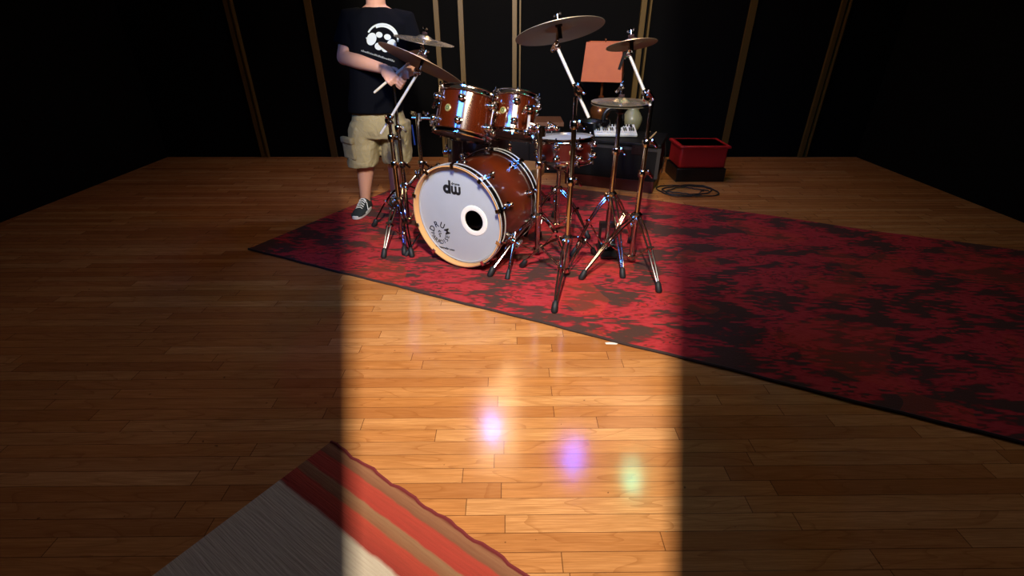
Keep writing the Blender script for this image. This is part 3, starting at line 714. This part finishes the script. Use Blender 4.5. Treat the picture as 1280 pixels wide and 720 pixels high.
# lamp
lp = case_hit(749, 166)+V((0, .22, 0)); yl = lp.y
lamp = empty('table_lamp', V((aty(749, 150, yl).x, yl, zt)), 'table lamp with an orange leather shade and bronze base on the case', 'lamp')
zb0, zb1 = aty(748, 100, yl).z-zt, aty(750, 52, yl).z-zt; rbm = (aty(778, 100, yl).x-aty(719, 100, yl).x)/2; rtm = (aty(778, 53, yl).x-aty(725, 53, yl).x)/2
zb = zb0
MB().lathe([(.06, 0), (.075, .004), (.078, .02), (.05, .03), (.06, .06), (.088, .12), (.092, .16), (.07, .205), (.035, .235), (.022, .26), (.03, .275), (.012, .285), (.012, zb0+.03), (0, zb0+.03)], 40).build('base', M['bronze'], lamp)
sh = MB().lathe([(rbm, zb0), (rtm, zb1), (rtm-.004, zb1), (rbm-.004, zb0)], 4, closed=True).xf(Matrix.Rotation(R(31), 4, 'Z') @ Matrix.Diagonal((1.163, 1.163, 1, 1))); sh.build('lamp_shade', M['shade'], lamp, 20)
m = MB(); 
for k_ in range(3): m.tube([V((0, 0, zb1-.02)), V((rtm*.85*math.cos(R(120*k_+31)), rtm*.85*math.sin(R(120*k_+31)), zb1-.01))], .002, 6)
m.tube([V((0, 0, zb0+.03)), V((0, 0, zb1+.01))], .004, 8); m.ball((0, 0, zb1+.015), .009, 10); m.build('harp_and_finial', M['bronze'], lamp)
# jar
yj = kb.y+.28; jr = empty('lidded_jar', V((aty(790, 150, yj).x, yj, zt)), 'round grey green lidded ceramic jar behind the white keyboard', 'jar')
pj = aty(790, 147, yj).z-zt; r_j = .088
MB().lathe([(.045, 0), (.055, .004), (r_j*.85, pj*.35), (r_j, pj*.8), (r_j*.97, pj*1.05), (r_j*.7, pj*1.4), (.042, pj*1.6), (.040, pj*1.75), (.046, pj*1.8), (.046, pj*1.85)], 40).build('body', M['ceramic'], jr)
MB().lathe([(.050, pj*1.83), (.050, pj*1.9), (.03, pj*2.08), (.010, pj*2.2), (.014, pj*2.3), (0, pj*2.42)], 28).build('lid', M['ceramic'], jr)
# headphones
hp = aty(766, 150, kb.y+.13); hp.z = zt+.052; hd = empty('headphones', hp, 'black headphones propped upright on the rear of the white keyboard', 'headphones')
m = MB(); m.tube(arc((0, 0, .085), .082, -15, 195, 18, (1, 0, 0), (0, 0, 1)), .011, 10, flat=((0, 1, 0), 1.6)); m.build('headband', M['black'], hd)
for sx_ in (-1, 1):
    e_ = MB().lathe([(0, .022), (.036, .022), (.044, .012), (.044, -.01), (.036, -.022), (0, -.022)], 24, Matrix.Translation((sx_*.062, 0, .046)) @ frame((sx_*.5, -.86, .1)).to_4x4()).build('ear_cup', M['black_gloss'], hd)
# pot
pp = case_hit(739, 170)+V((-.02, .08, 0)); pot = empty('black_pot', V((aty(739, 160, pp.y).x, pp.y, zt)), 'black flared pot with a shiny rim left of the keyboard', 'pot')
hz_ = aty(739, 150.5, pp.y).z-zt
MB().lathe([(0, 0), (.055, 0), (.060, .01), (.088, hz_*.8), (.105, hz_*.93), (.098, hz_*.93), (.052, .03), (0, .03)], 40).build('body', M['black'], pot)
MB().lathe([(.098, hz_*.93), (.110, hz_*.93), (.108, hz_), (.098, hz_)], 40, closed=True).build('rim', M['dark_metal'], pot)
# sticks on the case
for i, (a_, b_c, lb) in enumerate((((806, 175.5), (812, 166), 'left drumstick lying on the case by the right boom stand'), ((811, 176), (820, 166.5), 'right drumstick lying on the case by the right boom stand'))):
    p, q = case_hit(*a_), case_hit(*b_c); u = (q-p).normalized(); L2 = .36
    o = MB().tube([V((0, 0, .008)), u*(L2*.75)+V((0, 0, .008)), u*(L2*.94)+V((0, 0, .008)), u*(L2*.95)+V((0, 0, .008)), u*L2+V((0, 0, .008))], [.0075, .0072, .003, .005, .003], 10).build('drumstick', M['stick']); o.location = p
    tag(o, lb, 'drumstick', 'drumsticks on the case')
# low bench left of the case
yb = 4.35; p0, p1 = aty(664, 158, yb), aty(731, 161, yb); bn = empty('low_bench', V(((p0.x+p1.x)/2-.24, yb+.36, 0)), 'dark low cabinet with a brown wooden top behind the snare drum', 'cabinet')
Lb = .62
bevel(MB().box((0, 0, p0.z-.02), (Lb, .34, .035)).build('top', mat('brown_wood_top', (104,68,44), .4), bn)); bevel(MB().box((0, .01, (p0.z-.04)/2), (Lb-.04, .30, p0.z-.04)).build('body', M['case'], bn))
for sx_ in (-1, 1):
    dd = bevel(MB().box((sx_*(Lb-.06)/4, -.146, (p0.z-.04)/2), ((Lb-.08)/2, .014, p0.z-.10)).build('door', M['black'], bn)); MB().ball((sx_*.03, -.158, (p0.z)/2+.05), .010, 10).build('knob', M['dark_metal'], dd)
# red bin
rbp = fl(846, 238); rc = empty('red_crate', V((rbp.x+.28, rbp.y+.42, 0)), 'red plastic crate on a black base right of the flight case', 'crate')
zr1, zr0 = aty(836, 183, rbp.y+.25).z, aty(836, 211, rbp.y+.25).z
bevel(MB().box((0, 0, zr0/2), (.44, .34, zr0)).build('base', M['black'], rc)); bevel(MB().box((0, 0, (zr0+zr1)/2), (.42, .32, zr1-zr0)).build('tub', M['red'], rc), .02)
bevel(MB().box((0, 0, zr1-.01), (.45, .35, .02)).build('rim', M['red'], rc), .005)
# cable
cp = fl(834, 240); pts_ = []
for i in range(90):
    q = i*.21; rr2 = .16+.05*math.sin(i*.13)+.02*math.sin(i*.7); pts_.append(V((rr2*1.25*math.cos(q), rr2*.8*math.sin(q), .008+.004*(i/90)+.004*math.sin(i*1.3)**2)))
o = MB().tube(pts_, .0055, 8).build('cable', M['rubber']); o.location = cp+V((.17, 0, 0)); tag(o, 'coiled black cable on the wood floor beside the flight case', 'cable')
# tape on the floor
tp = fl(765, 429.5); o = MB().poly([(-.028, -.006), (.020, -.008), (.030, .004), (-.010, .008), (-.030, .006)], .0005, .0018).build('tape_scrap', M['tape']); o.location = tp+V((.0, -.0, 0)); tag(o, 'small scrap of white tape on the floor at the edge of the rug', 'tape')

# bass pedal behind the bass drum
pdl = V(cB)-nrm*(LB+.17); pb = empty('bass_pedal', V((pdl.x, pdl.y, RZ)), 'bass drum pedal with a round tan beater behind the bass drum', 'pedal', None, frame((0, 0, 1), -nrm))
MB().box((0, .02, .008), (.10, .28, .014)).build('base_plate', M['black'], pb)
for sx_ in (-1, 1): MB().box((sx_*.045, -.08, .11), (.014, .03, .20)).build('post', M['chrome'], pb)
MB().tube([V((-.05, -.08, .20)), V((.05, -.08, .20))], .009, 12).build('axle', M['chrome'], pb)
MB().box((0, .05, .07), (.075, .24, .008), Matrix.Rotation(R(-18), 3, 'X')).build('footboard', M['chrome_worn'], pb)
bt = MB().tube([V((0, -.08, .20)), V((0, .02, .40))], .004, 8).build('beater_rod', M['chrome'], pb); MB().lathe([(0, .022), (.02, .02), (.026, .008), (.026, -.008), (.02, -.02), (0, -.022)], 20, Matrix.Translation((0, .02, .41)) @ frame((0, -1, .2)).to_4x4()).build('beater', M['tan'], pb)

# ------------------------------------------------------------------ the drummer standing at the left
YP = 3.42
Pw = lambda px, py, Y=YP: aty(px, py, Y)
feetR = fl(456.5, 264, RZ); feetL = fl(494, 254, RZ)
pel = Pw(473, 146, YP+.05); chest = Pw(474, 47, YP+.02); neck = chest+V((.012, -.015, .185))
hipR = pel+V((-.085, 0, -.04)); hipL = pel+V((.095, .02, -.04))
ankR = feetR+V((0, .05, .085)); ankL = feetL+V((0.0, .05, .085))
kneeR = hipR.lerp(ankR, .46)+V((0, -.035, 0)); kneeL = hipL.lerp(ankL, .46)+V((.015, -.03, 0))
shR = chest+V((-.165, .02, .10)); shL = chest+V((.165, .03, .09))
elR = Pw(436, 72, YP-.02)+V((-.03, 0, 0)); haR = Pw(486, 88, YP-.28)
elL = Pw(520, 80, YP+.02); haL = Pw(507, 92, YP-.26)
per = empty('person', V((pel.x-.03, YP+.05, 0)), 'person in a printed black t-shirt and khaki cargo shorts standing with drumsticks', 'person')
pb0 = V(per.location)
def PR(v): return V(v)-pb0
def ell(c, rx, ry, n=28, tilt=None, power=2.3):
    out = []
    for j in range(n):
        q = TAU*j/n; cx_, sy_ = math.cos(q), math.sin(q)
        x_ = math.copysign(abs(cx_)**(2/power), cx_)*rx; y_ = math.copysign(abs(sy_)**(2/power), sy_)*ry
        p = V((x_, y_, 0)); out.append(V(c)+(tilt @ p if tilt else p))
    return out
body = MB()
def cap2(a_, b_c, ra, rb_): body.capsule(PR(a_), PR(b_c), ra, rb_, 16)
# torso
tors = [(pel+V((0, 0, -.10)), .145, .105), (pel, .155, .115), (pel.lerp(chest, .35), .148, .112), (pel.lerp(chest, .75), .158, .115), (chest, .168, .115), (chest+V((0, 0, .09)), .170, .10), (chest+V((0, .01, .15)), .11, .075), (chest+V((0, .01, .18)), .06, .055)]
body.loft([ell(PR(c), a_, b_c, 24) for c, a_, b_c in tors])
cap2(chest+V((0, .01, .13)), neck+V((0, .0, .07)), .062, .056)
hc_ = neck+V((.0, -.02, .165)); body.ball(PR(hc_+V((0, .012, .02))), (.077, .095, .092), 24); body.ball(PR(hc_+V((0, -.022, -.035))), (.064, .068, .078), 20); body.ball(PR(hc_+V((0, -.05, -.085))), (.036, .034, .026), 16)
body.ball(PR(hc_+V((0, -.095, -.005))), (.012, .018, .02), 10); body.tube([PR(hc_+V((0, -.088, .03))), PR(hc_+V((0, -.105, -.012)))], [.006, .011], 8)
for s_ in (-1, 1): body.ball(PR(hc_+V((s_*.076, .01, -.01))), (.012, .02, .03), 10)
cap2(shR, elR, .056, .046); cap2(shL, elL, .056, .044)
def forearm(e, h):
    body.tube([PR(e), PR(e.lerp(h, .3)), PR(e.lerp(h, .75)), PR(e.lerp(h, .92))], [.043, .046, .034, .028], 16)
forearm(elR, haR); forearm(elL, haL)
for h_, k_, an in ((hipR, kneeR, ankR), (hipL, kneeL, ankL)):
    body.tube([PR(h_), PR(h_.lerp(k_, .5)), PR(k_), PR(k_.lerp(an, .28)+V((0, .012, 0))), PR(k_.lerp(an, .7)), PR(an), PR(an+V((0, 0, -.04)))], [.088, .078, .056, .060, .044, .036, .036], 16)
# hands: palm + curled fingers + thumb closing on the stick
stickA, stickB = Pw(467.5, 116, YP-.34), Pw(514.5, 75.5, YP-.31)
su = (stickB-stickA).normalized()
def hand(wrist, grip, palmdir, along):
    w_ = V(wrist); g = V(grip); pd = (g-w_).normalized(); al = V(along).normalized(); al = (al-pd*al.dot(pd)).normalized(); nn = pd.cross(al)
    if nn.z < 0: nn = -nn
    palm = w_+pd*.045+nn*.016
    rt_ = Matrix((al, pd, nn)).transposed()
    body.ball(PR(palm), (.040, .050, .017), 14, rt_); cap2(w_-pd*.01, w_+pd*.03, .027, .025)
    for i in range(4):
        o_ = al*(-.030+.020*i); L3 = (.026, .030, .028, .022)[i]
        k0 = w_+pd*.085+o_+nn*.014; k1 = k0+pd*(L3*.9)-nn*.006; k2_ = k1-nn*.026+pd*.003; k3 = k2_-nn*.006-pd*.024
        body.tube([PR(k0-pd*.02), PR(k0), PR(k1), PR(k2_), PR(k3)], [.0095, .0095, .009, .0082, .007], 8)
    t0 = w_+pd*.03+al*.034; t1 = t0+al*.020+pd*.024-nn*.012; t2 = t1+pd*.026-nn*.016-al*.008
    body.tube([PR(t0), PR(t1), PR(t2)], [.013, .011, .0085], 8)
def on_stick(t): return stickA+(stickB-stickA)*t
gR = on_stick(.47); wR = elR.lerp(haR, .93)
hand(wR, gR, None, su)
gL = haL+V((-.02, -.05, -.035)); hand(elL.lerp(haL, .93), gL, None, V((.6, 0, .8)))
bo = body.build('body', M['skin'], per, 180)
rm = bo.modifiers.new('remesh', 'REMESH'); rm.mode = 'VOXEL'; rm.voxel_size = .0055; rm.use_smooth_shade = True
sm = bo.modifiers.new('smooth', 'SMOOTH'); sm.factor = .5; sm.iterations = 4
# face and hair
MB().ball(PR(hc_+V((0, .030, .040))), (.083, .090, .086), 24).build('hair', M['hair'], per)
m = MB()
for s_ in (-1, 1): m.ball(PR(hc_+V((s_*.03, -.086, .0))), (.011, .006, .006), 10)
m.build('eyes', M['ink'], per); MB().ball(PR(hc_+V((0, -.087, -.062))), (.022, .006, .005), 10).build('mouth', mat('lip_skin', (170,96,84), .5), per)
# shirt
def wrinkle(ring, k_, amp): return [p+V((math.sin(j*1.3+k_*2.1)*amp, math.cos(j*1.9+k_*1.3)*amp, 0)) for j, p in enumerate(ring)]
hem = Pw(470, 139, YP+.03)
rings = [(hem, .182, .142), (hem.lerp(chest, .12)+V((0,0,.01)), .180, .142), (hem.lerp(chest, .4), .176, .146), (hem.lerp(chest, .75), .180, .140), (chest, .188, .134), (chest+V((0, .0, .08)), .190, .122), (chest+V((0, .01, .125)), .150, .100), (chest+V((0, .01, .155)), .100, .078), (chest+V((0, .006, .168)), .078, .068)]
shm = MB(); shm.loft([wrinkle(ell(PR(c), a_, b_c, 40, power=2.5), i, .003) for i, (c, a_, b_c) in enumerate(rings)])
slR = shR.lerp(elR, .72); slL = shL.lerp(elL, .70)
for s0, s1 in ((shR, slR), (shL, slL)):
    inn = s0.lerp(chest+V((0, 0, .1)), .35)
    shm.tube([PR(inn), PR(s0+V((0, 0, .0))), PR(s0.lerp(s1, .5)), PR(s1)], [.070, .078, .076, .080], 20)
shirt = shm.build('t_shirt', M['shirt'], per, 180)
rm = shirt.modifiers.new('remesh', 'REMESH'); rm.mode = 'VOXEL'; rm.voxel_size = .008; rm.use_smooth_shade = True
sm = shirt.modifiers.new('smooth', 'SMOOTH'); sm.factor = .5; sm.iterations = 6
# shirt print, laid on the chest surface
dgr = bpy.context.evaluated_depsgraph_get(); dgr.update()
bv = BVHTree.FromObject(shirt, dgr)
def onshirt(px, py, lift=.0015):
    o_ = V((0, 0, CH)); d = ray(px, py).normalized(); mi = shirt.matrix_world
    hit = bv.ray_cast(PR(o_), d)
    if hit[0] is None: return PR(aty(px, py, YP-.1))
    return hit[0]-d*lift
def patch(mb, fn, nu, nv):
    vs = []; fs = []
    for i in range(nu+1):
        for j in range(nv+1): vs.append(onshirt(*fn(i/nu, j/nv)))
    for i in range(nu):
        for j in range(nv): fs.append((i*(nv+1)+j, (i+1)*(nv+1)+j, (i+1)*(nv+1)+j+1, i*(nv+1)+j+1))
    mb.add(vs, fs)
pr = MB(); rot_ = R(18)
def LG(x_, y_): return (478+x_*math.cos(rot_)-y_*math.sin(rot_), 49+x_*math.sin(rot_)+y_*math.cos(rot_))
patch(pr, lambda u, v: LG((20.5-2.2*v)*math.cos(R(188+164*u)), (20-2.2*v)*math.sin(R(188+164*u))), 36, 2)
patch(pr, lambda u, v: LG((18.5-2.4*v)*math.cos(R(225+100*u)), (17.6-2.6*v)*math.sin(R(225+100*u))), 24, 2)
for cx_, cy_, rx, ry in ((-13, 4, 6, 8), (13, 3, 6, 7), (-5.5, -4, 4.2, 3.6), (5.2, -4.5, 4.4, 3.6), (-1.5, 10, 5.2, 4.6), (7, 11.5, 4, 3)):
    patch(pr, lambda u, v: LG(cx_+rx*v*math.cos(TAU*u), cy_+ry*v*math.sin(TAU*u)), 20, 3)
patch(pr, lambda u, v: LG(-20+3.5*u, 4+1.5*v), 3, 2)
pr.build('shirt_print', M['print'], shirt)
pr = MB(); x_ = -21
while x_ < 22:
    wd_ = random.choice((1.0, 1.4, 1.8)); hh = random.choice((1.6, 2.2, 2.4)); xx = x_
    patch(pr, lambda u, v: LG(xx+wd_*u, 20.2+2.4-hh*v), 1, 1); x_ += wd_+.5
pr.build('shirt_lettering', mat('dull_white_print', (130,134,132), .8), shirt)
# shorts
def leg_rings(h_, k_, out):
    d = (k_-h_); R_ = []
    for t, rx, ry in ((-.05, .10, .115), (.15, .108, .120), (.5, .106, .114), (.85, .108, .112), (1.02, .108, .110), (1.12, .106, .108)):
        R_.append((h_+d*t+V((out*.012, 0, 0)), rx, ry))
    return R_
so = MB()
wst = pel+V((0, 0, .08))
so.loft([ell(PR(c), a_, b_c, 36) for c, a_, b_c in ((wst, .160, .122), (pel+V((0, 0, .0)), .178, .135), (pel+V((0, .005, -.08)), .192, .140), (pel+V((0, .005, -.13)), .178, .125))])
for h_, k_, out in ((hipR, kneeR, -1), (hipL, kneeL, 1)):
    so.loft([wrinkle(ell(PR(c), a_, b_c, 30), i, .005) for i, (c, a_, b_c) in enumerate(leg_rings(h_, k_, out))])
sho = so.build('cargo_shorts', M['khaki'], per, 180)
rm = sho.modifiers.new('remesh', 'REMESH'); rm.mode = 'VOXEL'; rm.voxel_size = .008; rm.use_smooth_shade = True
sm = sho.modifiers.new('smooth', 'SMOOTH'); sm.factor = .5; sm.iterations = 5
for k_, s_ in ((kneeR, -1), (kneeL, 1)):
    pk = MB(); pcen = PR(k_+V((s_*.07, -.075, .10))); rz = Matrix.Rotation(R(s_*38), 3, 'Z'); pk.box(pcen, (.12, .035, .14), rz); pk.box(pcen+V((0, -.004, .06))+rz @ V((0, -.006, 0)), (.128, .036, .045), rz)
    o = pk.build('cargo_pocket', M['khaki'], sho, 30); b2 = o.modifiers.new('bevel', 'BEVEL'); b2.width = .012; b2.segments = 3
# shoes
for f, yaw in ((feetR, R(-6)), (feetL, R(12))):
    rz = Matrix.Rotation(yaw, 3, 'Z')
    def sh_ring(t, wd_, hh, z0=0.022):
        y_ = .09-.28*t; c = rz @ V((0, y_, 0)); out = []
        for j in range(20):
            q = TAU*j/20; xx = math.cos(q)*wd_; zz = math.sin(q); zz = z0+(hh-z0)*max(0, zz) if zz > 0 else z0+zz*.004
            out.append(PR(f)+c+rz @ V((xx, 0, 0))+V((0, 0, zz)))
        return out
    u_ = MB().loft([sh_ring(0, .028, .07), sh_ring(.05, .034, .095), sh_ring(.25, .038, .105), sh_ring(.38, .040, .098), sh_ring(.55, .045, .075), sh_ring(.75, .048, .058), sh_ring(.9, .042, .048), sh_ring(.98, .026, .036)])
    so_ = u_.build('sneaker', M['shoe'], per, 60)
    pts2 = []
    for j in range(32):
        q = TAU*j/32; yy = math.sin(q)*.145; wd_ = (.047+.006*(-math.sin(q)))*math.copysign(abs(math.cos(q))**.75, math.cos(q)); pts2.append((wd_, yy-.048))
    sl = MB(); sl.poly([(0, 0)]*0+pts2, .002, .030); sl.xf(Matrix.Translation(PR(f)) @ rz.to_4x4()); bevel(sl.build('sole', M['sole'], so_), .005)
    la = MB()
    for i in range(5):
        t = i/4; y_ = -.015-.085*t; z_ = .103-.036*t
        la.tube([PR(f)+rz @ V((-.026, y_, z_-.014)), PR(f)+rz @ V((-.01, y_-.004, z_)), PR(f)+rz @ V((.01, y_+.004, z_)), PR(f)+rz @ V((.026, y_, z_-.014))], .0038, 6)
    la.tube([PR(f)+rz @ V((.01, -.02, .103)), PR(f)+rz @ V((.045, -.05, .085)), PR(f)+rz @ V((.062, -.085, .045))], .003, 6)
    la.build('shoelaces', M['lace'], so_)
# stick in the hand
L4 = (stickB-stickA).length
o = MB().tube([V((0, 0, 0)), su*.01, su*(L4*.72), su*(L4*.94), su*(L4*.955), su*L4], [.005, .0075, .0075, .004, .0055, .0035], 12).build('drumstick', mat('pale_drumstick', (212,200,178), .5)); o.location = stickA
tag(o, 'drumstick held in the hand of the standing drummer', 'drumstick')

# ------------------------------------------------------------------ stage lights and added lamps
# added strip light, out of view; its barn doors keep both sides dark
hs = empty('added_strip_light', KEY, 'long black strip light added above the viewpoint to light only the middle', 'lamp', None, Matrix((V((1, 0, 0)), FW, UP)).transposed())
D_ = .26; sl_ = D_*.336; hu = .56; zo = -.19
m = MB(); m.box((0, -.03, zo), (.5, .01, 2*hu)); 
for s_ in (-1, 1): m.box((s_*.25, D_/2-.015, zo), (.01, D_+.03, 2*hu))
for s_ in (-1, 1): m.box((0, D_/2-.015, zo+s_*hu), (.5, D_+.03, .01)) if s_ > 0 else None
m.build('housing', M['black'], hs)
for s_ in (-1, 1): MB().box((s_*(sl_+(.25-sl_)/2), D_, zo), (.25-sl_, .006, 2*hu)).build('added_light_flag', M['black'], hs)
m = MB(); m.tube([V((0, -.03, .2)), V((0, -.03, .2))+V((0, .16, .12))], .012, 10); m.build('hanger', M['dark_metal'], hs)

def par(px, py, colr, es, r=.05, label=''):
    f_ = fl(px, py); t = 1+(ZC-.14)/CH; p = V((f_.x*t, f_.y*t, ZC-.14))
    o = empty('stage_light', p, label, 'lamp')
    MB().lathe([(r+.012, 0), (r+.014, .12), (.02, .135), (0, .135)], 28).build('can', M['black'], o)
    e = mat('lens_'+label.split()[0], colr, .5, emit=colr, es=es)
    MB().lathe([(0, .012), (r, .012)], 28).build('lens', e, o); return o
par(615, 534, (70,130,255), 850, .032, 'blue stage light on the ceiling above the left of the kit')
par(716, 570, (60,100,255), 1300, .026, 'deep blue stage light on the ceiling above the middle stand')
par(790, 596, (30,210,160), 900, .026, 'green stage light on the ceiling above the right stand')
def added_panel(pa, pb, colr, es, label):  # added glowing panel, out of view, mirrored as sheen in the floor
    t = 1+(ZC-.03)/CH; a_ = fl(*pa)*t; b_ = fl(*pb)*t; c_ = (a_+b_)/2; w_ = abs(b_.x-a_.x); h_ = abs(b_.y-a_.y)
    o = empty('added_ceiling_panel', V((c_.x, c_.y, ZC-.03)), label, 'lamp')
    bevel(MB().box((0, 0, .014), (w_+.03, h_+.03, .026)).build('frame', M['black'], o))
    MB().box((0, 0, -.001), (w_, h_, .003)).build('diffuser', mat('diffuser_'+label.split()[0], colr, .5, emit=colr, es=es), o)
added_panel((606, 455), (648, 585), (255,214,156), 8, 'long warm ceiling panel added for sheen on the floor, above the left of the kit')
added_panel((722, 470), (835, 560), (255,196,150), 3, 'dim wide ceiling panel added for sheen on the floor, above the right of the kit')
# bodies of the two added flood lights that put coloured reflections on shells and hoops
for (loc, tgt), w_, h_, lb in ((BLUE, 1.0, .50, 'wide blue flood light added at the upper left for reflections'), (WARM, .42, .42, 'warm flood light added at the right of the strip light for reflections')):
    o = empty('added_flood_light', loc, lb, 'lamp', None, frame(V(tgt)-V(loc)))
    mb = MB(); mb.box((0, 0, -.05), (w_+.06, h_+.06, .06)); mb.box((-w_/2-.02, 0, -.01), (.02, h_+.06, .05)); mb.box((w_/2+.02, 0, -.01), (.02, h_+.06, .05)); mb.box((0, -h_/2-.02, -.01), (w_+.06, .02, .05)); mb.box((0, h_/2+.02, -.01), (w_+.06, .02, .05))
    mb.build('housing', M['black'], o)
    q = frame(V(tgt)-V(loc)).transposed() @ V((0, 0, ZC-loc[2])); b_ = V((0, 0, -.07)); MB().tube([b_, b_+q], .012, 8).build('hanger', M['dark_metal'], o)

GROUPS = {'rack_tom': 'rack toms over the bass drum', 'boom_stand': 'boom cymbal stands around the kit', 'tom_stand': 'stands that carry the rack toms', 'splash_cymbal': 'small cymbals on boom stands',
          'hi_hat_cymbal': 'pair of hi-hat cymbals', 'stage_light': 'coloured stage lights on the ceiling', 'added_ceiling_panel': 'glowing panels added on the ceiling', 'added_flood_light': 'flood lights added for reflections'}
for o in list(col.objects):
    if o.parent is None and 'label' in o and o.name.split('.')[0] in GROUPS: o['group'] = GROUPS[o.name.split('.')[0]]
